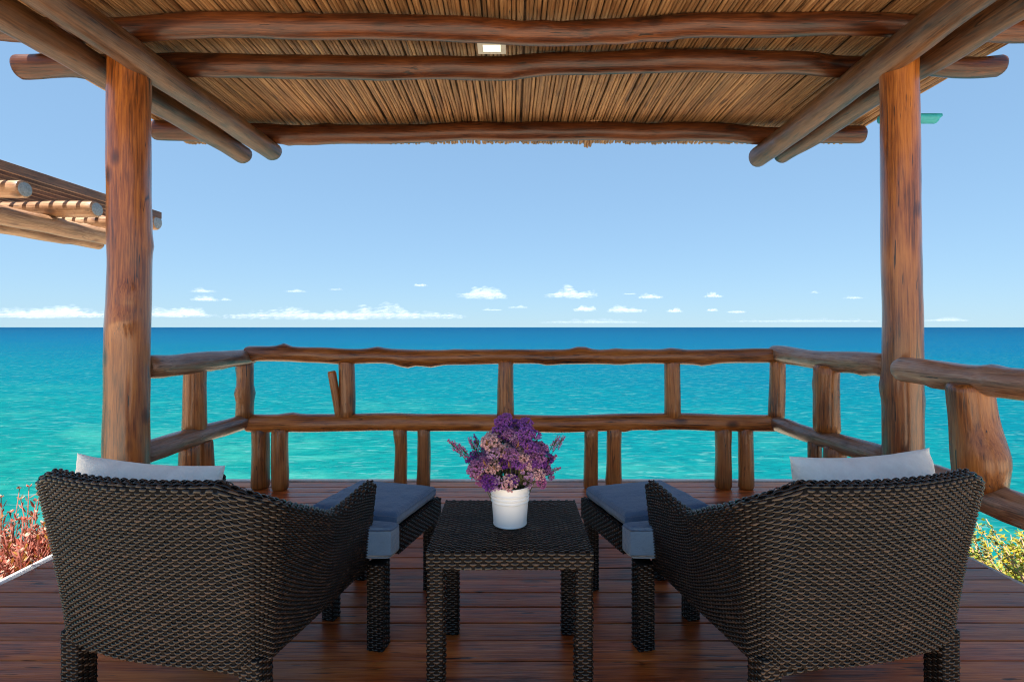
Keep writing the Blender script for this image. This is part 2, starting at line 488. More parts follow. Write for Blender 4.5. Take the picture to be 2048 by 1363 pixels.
# ---- deck of planks running left to right
deck = empty('deck', (0, 0, 0), kind='structure', label='red brown plank terrace overlooking the sea')
PITCH = 0.105
XL, XR, YB = -2.08, 2.08, 3.53
plank_meshes = []
for q in range(7):
    rg = random.Random(q)
    mb = MB()
    n = 9
    b = 0.0028
    prof = [(-.0506, -.024), (-.0506, -b), (-.0506 + b * .5, -b * .25), (-.0506 + b * 1.3, 0), (-.017, .0008), (.017, .0006), (.0506 - b * 1.3, 0), (.0506 - b * .5, -b * .25), (.0506, -b), (.0506, -.024)]
    V = []
    for i in range(n):
        x = XL + (XR - XL) * i / (n - 1)
        dz = rg.uniform(-.0012, .0012); dy = rg.uniform(-.0008, .0008)
        for (y, z) in prof: V.append((x, y + dy, z + dz))
    F = []
    k = len(prof)
    for i in range(n - 1):
        for j in range(k):
            jj = (j + 1) % k
            F.append((i * k + j, i * k + jj, (i + 1) * k + jj, (i + 1) * k + j))
    F.append(tuple(range(k))); F.append(tuple((n - 1) * k + j for j in range(k))[::-1])
    mb.add(V, F)
    plank_meshes.append(mb.mesh('plank', M_PLANK, smooth=False))
for i in range(24):
    y = YB - PITCH * (i + 0.5)
    o = link('plank', plank_meshes[(i * 3 + i // 5) % 7], deck, (random.uniform(-.003, .003), y, random.uniform(-.0015, .0015)))
mb = MB()
mb.box(XL + .06, XR - .06, 1.02, YB - .06, -0.30, -0.030)
mb.build('deck_base', M_DARK, deck, smooth=False)
mb = MB(); mb.bevbox(XL - .02, XR + .02, YB + .003, YB + .028, -0.26, -0.006, .003); mb.build('fascia', M_RAIL, deck, smooth=False)
mb = MB()
N = 40
V = []
for i in range(N):
    y = 1.01 + (YB + .03 - 1.01) * i / (N - 1)
    w = .055 + .008 * mnoise.noise((y * 4, 0, 0)); h = .004 + .004 * mnoise.noise((y * 3, 5, 0))
    V += [(XL - .008, y, -.30), (XL - .008, y, h - .006), (XL - .016, y, h), (XL - w + .008, y, h - .002), (XL - w, y, h - .012), (XL - w - .02, y, -.30)]
mb.add(V, grid_faces(N, 6)); mb.build('edging', M_PLASTER, deck, smooth=False)
mb = MB(); mb.bevbox(XR + .004, XR + .03, 1.01, YB, -0.26, -0.004, .003); mb.build('fascia', M_RAIL, deck, smooth=False)

M_BOUNCE = plain('bounce_paving', (0.66, 0.54, 0.40), 0.9, 9, 0.12, 0.3)
mb = MB(); mb.box(-6, 6, -9, 1.0, -.45, -.004)  # slab added out of view to bounce warm fill light forward
tag(mb.build('bounce_terrace', M_BOUNCE, smooth=False), 'added pale terrace slab out of view behind the plank deck, bouncing warm light', 'terrace', kind='structure')
mb = MB(); mb.bevbox(XL - .01, XR + .01, YB + .030, YB + .062, -.26, .004, .003); mb.build('edging', M_PLASTER, deck, smooth=False)

# ================================================================== PERGOLA OVER THE DECK
perg = empty('pergola', (0, 2.45, 0), label='log pergola with a reed mat roof standing over the deck', cat='pergola')
MW = [M_POST, M_ENDG]
post_l = make_log('post', (-1.85, 2.50, 0), (-1.835, 2.50, 2.36), .094, .086, perg, MW, 11, bend=.012, wob=.03, ell=.02, nknots=5, n=28, step=.035)
post_r = make_log('post', (1.845, 2.45, 0), (1.825, 2.45, 2.36), .083, .077, perg, MW, 14, bend=.010, wob=.025, ell=.02, nknots=3, n=28, step=.035)
for z in (1.75, 1.625):
    mb = MB()
    mb.lathe([(0.0001, .004), (.011, .004), (.0125, .0), (.0125, -.02)], 12)
    mb.build('bolt_hole', M_HOLE, post_l, (.004, .088, z), (R(90), 0, 0))
# post_l local frame: z up, y towards camera (track quat), so holes sit on the near side
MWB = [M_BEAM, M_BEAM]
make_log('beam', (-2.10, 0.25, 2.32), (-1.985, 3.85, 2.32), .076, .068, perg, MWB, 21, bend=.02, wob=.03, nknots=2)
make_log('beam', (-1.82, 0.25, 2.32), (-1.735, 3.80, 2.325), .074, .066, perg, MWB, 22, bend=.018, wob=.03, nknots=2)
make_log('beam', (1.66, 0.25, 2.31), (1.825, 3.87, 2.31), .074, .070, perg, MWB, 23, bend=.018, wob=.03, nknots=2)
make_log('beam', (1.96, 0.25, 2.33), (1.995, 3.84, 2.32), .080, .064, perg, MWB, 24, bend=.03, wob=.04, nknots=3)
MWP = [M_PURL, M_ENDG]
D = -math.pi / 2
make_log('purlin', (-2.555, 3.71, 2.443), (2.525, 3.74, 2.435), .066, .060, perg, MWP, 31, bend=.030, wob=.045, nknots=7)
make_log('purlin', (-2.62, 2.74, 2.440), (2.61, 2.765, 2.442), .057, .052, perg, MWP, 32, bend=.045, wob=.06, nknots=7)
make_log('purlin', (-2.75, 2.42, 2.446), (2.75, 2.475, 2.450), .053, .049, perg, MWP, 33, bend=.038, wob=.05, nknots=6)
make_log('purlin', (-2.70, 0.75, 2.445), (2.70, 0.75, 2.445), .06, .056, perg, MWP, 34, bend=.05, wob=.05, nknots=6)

# reed mat: each reed one piece
MAT_Z = 2.528
mat_o = empty('reed_mat', (0, -2.45, 0)); mat_o.parent = perg
Y0, Y1 = 0.50, 4.05
reed_meshes = []
for q in range(14):
    rg = random.Random(100 + q)
    pts, rad = [], []
    m = 13
    o1 = rg.uniform(0, 90)
    dx = rg.uniform(-.012, .012)
    for i in range(m):
        t = i / (m - 1)
        y = Y0 + (Y1 - Y0 + rg.uniform(-.012, .008) * (i == m - 1)) * t
        drop = -.042 * max(0, (y - 3.6) / .45) ** 1.4
        pts.append((.010 * mnoise.noise((o1, y * 1.5, 0)) + dx * (t - .5), y, drop + .004 * mnoise.noise((o1, y * 2.2, 4))))
        rad.append(.0106 * (1 + .14 * mnoise.noise((o1, y * 3, 9))) * rg.uniform(.93, 1.05))
    mb = MB(); mb.tube(pts, rad, 6)
    reed_meshes.append(mb.mesh('reed', M_REED))
nre = 258
for i in range(nre):
    x = -2.53 + 5.10 * i / (nre - 1) + random.uniform(-.004, .004)
    o = link('reed', reed_meshes[random.randrange(14)], mat_o, (x, random.uniform(-.006, .006), MAT_Z + random.uniform(-.004, .004)))
mb = MB()
V = []
for i in range(12):
    y = Y0 + (3.97 - Y0) * i / 11
    drop = -.042 * max(0, (y - 3.6) / .45) ** 1.4
    V += [(-2.525, y, MAT_Z + .014 + drop), (2.565, y, MAT_Z + .014 + drop), (2.565, y, MAT_Z + .05 + drop), (-2.525, y, MAT_Z + .05 + drop)]
F = []
for i in range(11):
    for k in range(4):
        q = (k + 1) % 4
        F.append((i * 4 + k, i * 4 + q, (i + 1) * 4 + q, (i + 1) * 4 + k))
F += [(0, 1, 2, 3), (47, 46, 45, 44)]
mb.add(V, F); mb.build('sky_backing', M_BACKING, mat_o, smooth=False)  # added dark backing, blocks sky light through the reed gaps
# stray reed ends at the front edge
for k, (x, dy) in enumerate([(.565, .03), (.585, .045), (.605, .025)]):
    mb = MB(); mb.tube([(0, -.25, 0), (0, 0, -.018), (.004, .1 + dy, -.055)], .010, 6)
    mb.build('reed_stub', M_REED, mat_o, (x, 3.93, MAT_Z - .012))

# lit ceiling lamp between the two near purlins
lamp = empty('ceiling_lamp', (-0.098, 2.520, 2.398), label='small lit white ceiling lamp between two roof logs', cat='lamp')
mb = MB()
a, c, h = .068, .044, .055
mb.add([(-a, -.05, 0), (a, -.05, 0), (a, .05, 0), (-a, .05, 0), (-c, -.034, 0), (c, -.034, 0), (c, .034, 0), (-c, .034, 0), (-a, -.05, h), (a, -.05, h), (a, .05, h), (-a, .05, h)],
       [(0, 4, 5, 1), (1, 5, 6, 2), (2, 6, 7, 3), (3, 7, 4, 0), (0, 1, 9, 8), (1, 2, 10, 9), (2, 3, 11, 10), (3, 0, 8, 11), (8, 9, 10, 11)])
mb.build('frame', M_ALU, lamp, smooth=False)
mL, n, l, b = newmat('lamp_glow')
b.inputs['Base Color'].default_value = (.9, .85, .7, 1)
b.inputs['Emission Color'].default_value = (1, .93, .74, 1)
b.inputs['Emission Strength'].default_value = .27
mb = MB(); mb.box(-c + .001, c - .001, -.033, .033, .002, .02); mb.build('diffuser', mL, lamp, smooth=False)

# turquoise spout end showing beyond the right post
mb = MB()
N = 14
V = []
for x in (0, .04, .255, .285):
    for k in range(N):
        a = 2 * math.pi * k / N
        z = math.sin(a) * .027
        if z > .016: z = .016
        V.append((x - (.012 if (x > .28 and z < -.01) else 0), math.cos(a) * .030, z))
F = []
for i in range(3):
    for k in range(N):
        q = (k + 1) % N
        F.append((i * N + k, i * N + q, (i + 1) * N + q, (i + 1) * N + k))
F += [tuple(range(N))[::-1], tuple(3 * N + k for k in range(N))]
mb.add(V, F)
tag(mb.build('painted_pole', M_TEAL, loc=(1.845, 2.60, 2.095)), 'short turquoise painted pole end sticking out behind the right post', 'pole')

# ================================================================== RAILINGS
rail = empty('log_railing', (0, 3.40, 0), label='rustic log railing round the far end of the deck before the sea', cat='railing')
MR = [M_RAIL, M_ENDG]; MS = [M_SIDE, M_ENDG]
ZT, ZM = .866, .426
PI = math.pi
make_log('rail', (-1.735, 3.40, ZT), (1.735, 3.40, ZT - .004), .052, .050, rail, MR, 41, bend=.022, wob=.07, nknots=9,
         knots=[(.07, PI / 2, .5, .03), (.30, -PI / 2, .55, .05), (.345, -PI / 2, .35, .05), (.63, PI / 2, .45, .05), (.245, PI / 2, .3, .04), (.86, -PI / 2, .3, .04)])
make_log('rail', (-1.735, 3.40, ZM), (1.735, 3.40, ZM - .002), .055, .051, rail, MR, 42, bend=.014, wob=.04, nknots=6)
make_log('rail', (-1.845, 2.58, ZT - .002), (-1.725, 3.44, ZT), .058, .050, rail, MS, 43, bend=.025, wob=.08, nknots=4)
make_log('rail', (-1.85, 2.55, ZM - .012), (-1.73, 3.42, ZM), .060, .051, rail, MS, 44, bend=.022, wob=.07, nknots=3)
make_log('rail', (1.825, 2.52, ZT - .008), (1.725, 3.44, ZT - .004), .056, .050, rail, MS, 45, bend=.02, wob=.06, nknots=5)
make_log('rail', (1.825, 2.50, ZM - .004), (1.725, 3.42, ZM), .056, .048, rail, MS, 46, bend=.024, wob=.07, nknots=5)
def bal(parent, x, y, z0, z1, d, seed, x1=None, mats=MR, **kw):
    make_log('baluster', (x, y, z0), (x if x1 is None else x1, y, z1), d / 2, d / 2 * .93, parent, mats, seed, bend=.014, wob=.05, **kw)
lows = [(-1.652, .115), (-1.497, .100), (-.727, .092), (-.578, .096), (.510, .100), (.665, .104), (1.383, .102), (1.524, .102)]
for i, (x, d) in enumerate(lows):
    bal(rail, x, 3.40 - (.03 if i == 1 else 0), 0, ZM - .03, d, 50 + i, nknots=1)
ups = [(-1.745, .118, 3.395), (-1.088, .104, 3.40), (-.035, .104, 3.40), (1.040, .100, 3.40), (1.738, .098, 3.395)]
for i, (x, d, y) in enumerate(ups):
    kn = [(.42, 2.9, .45, .025), (.58, 0.2, .35, .025), (.45, 1.7, .3, .022), (.42, 5.3, .2, .03)] if i == 0 else []
    bal(rail, x + (.004 if i % 2 else -.006), y, ZM + .03, ZT - .03, d, 70 + i, x1=x, knots=kn, nknots=1)
make_log('branch_stub', (-1.128, 3.385, ZM + .03), (-1.172, 3.375, .765), .024, .028, rail, MR, 79, bend=.008, wob=.06)
bal(rail, -1.800, 2.955, ZM + .03, ZT - .03, .122, 81, nknots=1)
bal(rail, -1.800, 2.905, 0, ZM - .03, .112, 82)
bal(rail, -1.785, 3.035, 0, ZM - .03, .094, 83)
bal(rail, 1.768, 2.935, ZM + .03, ZT - .03, .134, 84, nknots=2)
bal(rail, 1.762, 3.03, 0, ZM - .03, .088, 85)
bal(rail, 1.775, 2.865, 0, ZM - .03, .118, 86)

rail2 = empty('log_railing', (1.72, 1.5, 0), label='thicker log railing along the right deck edge behind the right armchair', cat='railing')
make_log('rail', (1.70, 0.2, ZT), (1.715, 2.30, ZT), .060, .057, rail2, MS, 91, bend=.02, wob=.03, nknots=3)
make_log('rail', (1.735, 0.2, ZM - .005), (1.735, 2.32, ZM - .005), .058, .056, rail2, MS, 92, bend=.016, wob=.03, nknots=2)
make_log('baluster', (1.735, 1.925, ZM + .03), (1.700, 1.925, ZT - .02), .084, .074, rail2, MR, 93, bend=.012, wob=.05,
         knots=[(.30, 0.0, .42, .07)], nknots=2, n=24, step=.03)
make_log('baluster', (1.70, .90, ZM + .03), (1.71, .90, ZT - .02), .07, .066, rail2, MR, 95, bend=.01, wob=.05)
make_log('baluster', (1.72, .60, 0), (1.73, .60, ZM - .03), .058, .055, rail2, MR, 96, bend=.01, wob=.05)

# ================================================================== NEIGHBOURING PERGOLA ON THE LEFT
pg2 = empty('pergola', (-4.2, 4.2, hill_z(-4.2, 4.2)), label='sunlit slatted log pergola next door, beyond the left post', cat='pergola')
ML = [M_PALE, M_ENDB]
for i, (y, z, x1) in enumerate([(3.50, 1.978, -3.285), (4.12, 1.985, -3.285), (4.82, 2.02, -3.285), (2.85, 1.975, -3.30)]):
    make_log('rafter', (-6.6, y, z), (x1, y, z), .062 + .004 * i * (i < 3), .062 + .004 * i * (i < 3), pg2, ML, 101 + i, bend=.02, wob=.03, nknots=4)
make_log('beam', (-3.66, 2.2, 1.862), (-3.66, 5.05, 1.862), .072, .070, pg2, [M_PALE, M_PALE], 111, bend=.02, wob=.03, nknots=4)
make_log('beam', (-4.08, 2.2, 1.850), (-4.04, 5.08, 1.850), .066, .062, pg2, [M_PALE, M_PALE], 112, bend=.02, wob=.04, nknots=5)
make_log('post', (-3.86, 5.22, hill_z(-3.86, 5.22) - .2), (-3.86, 5.22, 1.98), .058, .055, pg2, [M_PALE, M_PALE], 113, bend=.01, wob=.03)
make_log('post', (-6.3, 3.4, hill_z(-6.3, 3.4) - .2), (-6.3, 3.4, 1.93), .07, .065, pg2, [M_PALE, M_PALE], 114, bend=.01, wob=.03)
sl_me = []
mb = MB(); mb.bevbox(-.011, .011, -1.45, 1.45, 0, .062, .002); slat_me = mb.mesh('slat', M_SLAT, smooth=False)
for i in range(32):
    x = -3.29 - .104 * i
    link('slat', slat_me, pg2, (x + 4.2 + random.uniform(-.004, .004), 3.42 - 4.2 + random.uniform(-.01, .01), 2.062 + .012 * (i % 2) * 0 + random.uniform(0, .004) - pg2.location.z))

# ================================================================== WICKER
def weave(mb, P, nu, nv, amp, wrap=False, seg=3, flip=False, rnd=None, w=.415, over=1):
    """woven strands on the surface P(u, v), u and v in 0..1: nu cells along, nv strands across"""
    rnd = rnd or random
    ns = nu * seg + (0 if wrap else 1)
    uc = np.arange(ns) / seg
    U = uc / nu
    e = 1e-3
    rs = np.random.RandomState(rnd.randrange(10 ** 6))
    faces_row = []
    for j in range(nv):
        lat = np.array([-w, -.2, .2, w])
        prof = np.array([-.55, .15, .15, -.55])
        UU, LL = np.meshgrid(U, lat, indexing='ij')
        wob = .10 * np.sin(U * nu * (.21 + .13 * rs.rand()) + rs.rand() * 6) * (0 if wrap else 1)
        VV = (j + .5 + LL * (.92 + .14 * rs.rand()) + wob[:, None]) / nv
        Pp = P(UU, VV)
        Du = P(np.clip(UU + e, 0, 1) if not wrap else UU + e, VV) - P(np.clip(UU - e, 0, 1) if not wrap else UU - e, VV)
        Dv = P(UU, np.clip(VV + e, 0, 1)) - P(UU, np.clip(VV - e, 0, 1))
        Nn = np.cross(Du, Dv)
        Nn /= np.linalg.norm(Nn, axis=-1, keepdims=True) + 1e-12
        if flip: Nn = -Nn
        ph = np.cos(np.pi * (uc / over + j))
        ph = np.sign(ph) * np.abs(ph) ** .6
        jit = 1 + .45 * (rs.rand(nu + 3)[((uc + .5) // 1).astype(int)] - .5)
        disp = amp * ((ph * jit)[:, None] + prof[None, :])
        pts = Pp + Nn * disp[..., None]
        cell = ((uc + .5 + (0)) // 1).astype(int)
        rv = rs.rand(nu + 3) * .65 + .35 * rs.rand()
        var = np.repeat(rv[cell][:, None], 4, 1)
        mb.add(pts.reshape(-1, 3), grid_faces(ns, 4, wrap) if not flip else [q[::-1] for q in grid_faces(ns, 4, wrap)], 0, var)
    # upright stakes the strands run over and under
    sw = np.array([-.36, 0, .36]) / nu
    sv = np.linspace(0, 1, max(3, nv // 2))
    for i in range(nu if wrap else nu + 1):
        UU, VV = np.meshgrid(np.clip(i / nu + sw, 0 if not wrap else -1, 1 if not wrap else 2), sv, indexing='ij')
        Pp = P(UU, VV)
        Du = P(np.clip(UU + e, 0, 1) if not wrap else UU + e, VV) - P(np.clip(UU - e, 0, 1) if not wrap else UU - e, VV)
        Dv = P(UU, np.clip(VV + e, 0, 1)) - P(UU, np.clip(VV - e, 0, 1))
        Nn = np.cross(Du, Dv); Nn /= np.linalg.norm(Nn, axis=-1, keepdims=True) + 1e-12
        if flip: Nn = -Nn
        pts = Pp + Nn * (np.array([-.6, .05, -.6]) * amp)[:, None, None]
        f = grid_faces(3, len(sv))
        mb.add(pts.reshape(-1, 3), f if not flip else [q[::-1] for q in f], 1, np.full(pts.shape[:2], .02))

def surf(mb, P, nu, nv, wrap=False, off=0.0, flip=False, mi=0):
    U, V = np.meshgrid(np.linspace(0, 1, nu, endpoint=not wrap), np.linspace(0, 1, nv), indexing='ij')
    Pp = P(U, V)
    f = grid_faces(nu, nv, wrap)
    mb.add(Pp.reshape(-1, 3), [q[::-1] for q in f] if flip else f, mi)

def square_loop(hw, hd, cx, cy, z0, z1, r=.008):
    """vertical square prism surface; u runs round, v runs up"""
    def P(U, V):
        t = (U % 1.0) * 4
        k = np.floor(t).astype(int) % 4
        s = (t - np.floor(t)) * 2 - 1
        # soften the corners
        s2 = np.sign(s) * np.minimum(np.abs(s), 1)
        cut = 1 - .10 * np.maximum(0, (np.abs(s2) - .7) / .3) ** 2
        x = np.choose(k, [s2 * cut, cut, -s2 * cut, -cut]) * hw
        y = np.choose(k, [-cut, s2 * cut, cut, -s2 * cut]) * hd
        return np.stack([cx + x, cy + y, z0 + (z1 - z0) * V], -1)
    return P

ROW, CELL = .0079, .0140
def wicker_post(name, parent, cx, cy, hw, z0, z1, rnd, hd=None):
    hd = hd or hw
    mb = MB()
    nu = 2 * int(round(8 * hw / CELL / 2))
    nu += nu % 2
    weave(mb, square_loop(hw, hd, cx, cy, z0, z1), nu, int((z1 - z0) / ROW), .0024, True, rnd=rnd)
    core = MB(); core.box(cx - hw * .93, cx + hw * .93, cy - hd * .93, cy + hd * .93, z0, z1)
    for v, f in zip(core.v, [core.f]): mb.add(v, f, 1)
    return mb.build(name, [M_WICK, M_DARK], parent, attr='var')

def flat_patch(o, du, dv):
    o, du, dv = np.array(o), np.array(du), np.array(dv)
    return lambda U, V: o + U[..., None] * du + V[..., None] * dv

def woven_box(name, parent, x0, x1, y0, y1, z0, z1, rnd, top=True, rad=.0):
    mb = MB()
    A = .0024
    nx, ny, nz = int((x1 - x0) / CELL), int((y1 - y0) / CELL), max(3, int((z1 - z0) / ROW))
    for (o, du, dv, nu, nv) in [((x0, y0, z0), (x1 - x0, 0, 0), (0, 0, z1 - z0), nx, nz), ((x1, y1, z0), (x0 - x1, 0, 0), (0, 0, z1 - z0), nx, nz),
                                ((x1, y0, z0), (0, y1 - y0, 0), (0, 0, z1 - z0), ny, nz), ((x0, y1, z0), (0, y0 - y1, 0), (0, 0, z1 - z0), ny, nz)]:
        weave(mb, flat_patch(o, du, dv), nu, nv, A, rnd=rnd)
    if top:
        weave(mb, flat_patch((x0, y0, z1), (x1 - x0, 0, 0), (0, y1 - y0, 0)), nx, int((y1 - y0) / ROW), A, rnd=rnd)
    d = .003
    core = MB(); core.box(x0 + d, x1 - d, y0 + d, y1 - d, z0 + d, z1 - d)
    mb.add(core.v[0], core.f, 1)
    return mb.build(name, [M_WICK, M_DARK], parent, attr='var')

# ---- side table
TX0, TX1, TY0, TY1, TZ = -.231, .219, 1.397, 1.822, .444
tab = empty('side_table', (0, 0, 0), label='square dark wicker side table between the two armchairs', cat='table')
tab.location = (-.006, 1.61, 0)
rg = random.Random(5)
hx, hy = .225, .2125
woven_box('tabletop', tab, -hx, hx, -hy, hy, TZ - .046, TZ, rg)
for sx in (-1, 1):
    for sy in (-1, 1):
        wicker_post('leg', tab, sx * (hx - .0245), sy * (hy - .0245), .0235, 0, TZ - .046, rg)

# ---- armchairs
def arm_profile(s):
    """s in 0..1 along the plan from right arm tip round the back to left arm tip -> rim height"""
    return s

def make_chair(mir, loc, rz, label, seed):
    rnd = random.Random(seed)
    root = empty('armchair', loc, rz, label, 'armchair', 'wicker armchairs facing the sea')
    HB, HT = .288, .346          # half widths bottom, top
    YBK0, YBK1 = -.026, -.092    # back plane bottom, top
    YF0, YF1 = .500, .520        # arm fronts
    ZB, ZBACK, ZARM, ZTIP = .268, .690, .530, .528
    r0, r1 = .05, .115
    # section fractions: arm, corner, back, corner, arm
    fa, fc = .276, .076
    fb = 1 - 2 * (fa + fc)
    def outer(U, V, off=0.0):
        V1 = np.clip(V, 0, 1)
        # rim height along u
        du = np.minimum(U, 1 - U)                 # 0 at the tips, .5 mid back
        q = np.clip(du / (fa + fc), 0, 1)         # 0 tip .. 1 back corner
        rise = np.clip((q - .40) / .60, 0, 1)
        rise = rise ** 1.25 * (1 - .25 * rise ** 6) / .75 * .75 + .25 * rise ** 6
        zt = ZARM + (ZTIP - ZARM) * np.clip(1 - q / .42, 0, 1) ** 1.5 + (ZBACK - ZARM) * rise - .018 * np.sin(np.pi * np.clip(q / .62, 0, 1)) ** 2
        z = ZB + (zt - ZB) * V1
        g = np.clip((z - ZB) / (ZBACK - ZB), 0, 1)
        fl = g ** 1.25
        hw = HB + (HT - HB) * fl - off
        yb = YBK0 + (YBK1 - YBK0) * fl + off
        yf = YF0 + (YF1 - YF0) * fl
        r = np.maximum(r0 + (r1 - r0) * fl - off, .01)
        X = np.zeros_like(z); Y = np.zeros_like(z)
        s = np.where(U <= .5, U, 1 - U)
        sign = np.where(U <= .5, 1.0, -1.0)
        ta = np.clip(s / fa, 0, 1)
        tc = np.clip((s - fa) / fc, 0, 1) * (np.pi / 2)
        tb = np.clip((s - fa - fc) / (fb / 2), 0, 1)
        inA = s <= fa; inC = (s > fa) & (s <= fa + fc)
        # arms taper inward a little to the front
        xa = hw - .020 * np.clip(1 - ta, 0, 1) * fl
        X = np.where(inA, xa, np.where(inC, hw - r + r * np.cos(tc), (hw - r) * (1 - tb)))
        Y = np.where(inA, yf + (yb + r - yf) * ta, np.where(inC, yb + r - r * np.sin(tc), yb - .034 * (1 - (1 - tb) ** 2)))
        return np.stack([X * sign, Y, z], -1)
    TH = .040
    def inner(U, V): return outer(U, V, TH)
    def rim(U, V):
        a = outer(U, np.ones_like(U)); b = inner(U, np.ones_like(U))
        c = (a + b) / 2; h = (a - b) / 2
        rr = np.linalg.norm(h, axis=-1, keepdims=True)
        up = np.zeros_like(c); up[..., 2] = 1
        t = np.pi * V[..., None]
        return c + h * np.cos(t) + up * rr * np.sin(t)
    mb = MB()
    NU = 128
    weave(mb, outer, NU, 58, .0028, rnd=rnd, flip=True)
    weave(mb, rim, NU, 7, .0024, rnd=rnd, flip=True)
    weave(mb, inner, NU, 30, .0024, rnd=rnd)
    # arm front edges
    for u in (0.0, 1.0):
        def tip(U, V, u=u):
            a = outer(np.full_like(U, u), V); b = inner(np.full_like(U, u), V)
            c = (a + b) / 2; h = (a - b) / 2
            rr = np.linalg.norm(h, axis=-1, keepdims=True)
            fy = np.zeros_like(c); fy[..., 1] = 1
            t = np.pi * (U[..., None] if u == 0 else U[..., None])
            return c + h * np.cos(t) + fy * rr * np.sin(t)
        weave(mb, tip, 6, 28, .0018, rnd=rnd, flip=(u == 1.0))
    shell = MB()
    so = lambda U, V: outer(U, V, .0035)
    si = lambda U, V: outer(U, V, TH - .0035)
    surf(shell, so, 80, 12); surf(shell, si, 80, 12, flip=True)
    surf(shell, lambda U, V: rim(U, V) - np.array([0, 0, .003]), 80, 8)
    sh = shell.build('shell', M_DARK, root)
    wv = mb.build('weave', [M_WICK, M_DARK], sh, attr='var')
    tag(wv, kind='stuff')
    # seat frame and legs
    woven_box('seat_frame', root, -.258, .258, -.01, .540, .236, .297, rnd)
    for sx in (-1, 1):
        wicker_post('leg', root, sx * .258, .006, .027, 0, .285, rnd)
        wicker_post('leg', root, sx * .314, .520, .029, 0, .280, rnd)
    return root
chair_l = make_chair(1, (-.855, 1.270, 0), R(-12), 'dark brown wicker armchair left of the side table', 201)
chair_r = make_chair(-1, (.847, 1.270, 0), R(12), 'dark brown wicker armchair right of the side table', 202)

def rounded_cushion(w, d, h, r, seed, puff=.012):
    """soft rectangular cushion: superellipse rings"""
    N, Mv = 64, 16
    V = []
    for i in range(Mv):
        ph = -math.pi / 2 + math.pi * i / (Mv - 1)
        cz = math.copysign(abs(math.sin(ph)) ** .45, math.sin(ph))
        cr = max(abs(math.cos(ph)), 1e-4) ** .35
        for k in range(N):
            t = 2 * math.pi * k / N
            ct, st = math.cos(t), math.sin(t)
            ex = .22
            x = math.copysign(abs(ct) ** ex, ct); y = math.copysign(abs(st) ** ex, st)
            inset = r * (1 - cr)
            px, py = x * (w / 2 - inset) if cr > .2 else x * w / 2 * cr * 1.0, y * (d / 2 - inset) if cr > .2 else y * d / 2 * cr
            V.append((px, py, cz * h / 2 + .003 * mnoise.noise((px * 9 + seed, py * 9, cz))))
    mb = MB()
    F = [q[::-1] for q in grid_faces(Mv, N)] + [(i * N + N - 1, (i + 1) * N + N - 1, (i + 1) * N, i * N)[::1] for i in range(Mv - 1)]
    # rebuild rings with a domed top
    V2, F2 = [], []
    K = 8
    ringsz = []
    for i in range(Mv):
        pass
    mb.add(V, F)
    # top dome
    top = V[(Mv - 1) * N:(Mv) * N]
    return mb

def cushion_mesh(w, d, h, seed, dome=.010, r=.013, tee=0.0):
    """box cushion with rounded edges and a slightly domed, uneven top"""
    nx, ny = 26, 26
    def edge(t): return math.copysign(1 - (1 - abs(t)) ** 1.0, t)
    top, bot = [], []
    xs = [-1 + 2 * i / (nx - 1) for i in range(nx)]
    def zprof(a, b):
        dx = (1 - abs(a)) * w / 2; dy = (1 - abs(b)) * d / 2
        def f(q): return 0 if q >= r else r - math.sqrt(max(0, r * r - (r - q) ** 2))
        return -max(f(dx), f(dy)) + dome * (1 - a * a) * (1 - b * b)
    def spread(t):  # denser near the edges
        return math.sin(t * math.pi / 2)
    mb = MB()
    V = []
    for a0 in xs:
        for b0 in xs:
            a, b = spread(a0), spread(b0)
            q = min(1, max(0, (b - .72) / .10)); q = 1 + tee * q * q * (3 - 2 * q)
            V.append((a * w / 2 * q, b * d / 2, h / 2 + zprof(a, b) + .003 * mnoise.noise((a * 3 + seed, b * 3, 0))))
    F = [q for q in grid_faces(nx, ny)]
    Vb = [(x, y, -z * .95) for x, y, z in V]
    Fb = [q[::-1] for q in F]
    mb.add(V, F); mb.add(Vb, Fb)
    # walls join the two sheets
    per = [i * ny for i in range(nx)] + [(nx - 1) * ny + j for j in range(1, ny)] + [i * ny + ny - 1 for i in range(nx - 2, -1, -1)] + [j for j in range(ny - 2, 0, -1)]
    n0 = nx * ny
    for i in range(len(per)):
        a, b = per[i], per[(i + 1) % len(per)]
        mb.f.append((a, b, b + n0, a + n0)); mb.mi.append(0)
    mb.flat = len(per)
    return mb

def child_point(root, x, y, z):
    c, s = math.cos(root.rotation_euler.z), math.sin(root.rotation_euler.z)
    return (root.location.x + x * c - y * s, root.location.y + x * s + y * c, root.location.z + z)

for root, side, sgn in ((chair_l, 'left', 1), (chair_r, 'right', -1)):
    o = cushion_mesh(.50, .575, .105, 3 + sgn, tee=.46).build('seat_cushion', M_CUSH, None, child_point(root, .006 * sgn, .268, .350), (0, 0, root.rotation_euler.z))
    tag(o, 'slate blue seat cushion lying in the %s armchair' % side, 'cushion', 'seat cushions in the armchairs')
    # ottoman straight in front of the seat
    ot = empty('ottoman', (-.519 if sgn > 0 else .511, 1.998, 0), R(-16 * sgn), 'low dark wicker ottoman in front of the %s armchair' % side, 'ottoman', 'ottomans in front of the armchairs')
    rg = random.Random(300 + sgn)
    woven_box('frame', ot, -.188, .188, -.176, .176, .275, .358, rg)
    for sx in (-1, 1):
        for sy in (-1, 1):
            wicker_post('leg', ot, sx * (.158 if sy > 0 else .100), sy * .146, .024, 0, .274, rg)
    o = cushion_mesh(.345, .325, .05, 8 + sgn, .006, .016).build('ottoman_cushion', M_CUSH, None, child_point(ot, 0, 0, .3835), (0, 0, ot.rotation_euler.z))
    tag(o, 'slate blue square cushion on top of the %s ottoman' % side, 'cushion', 'cushions on the ottomans')

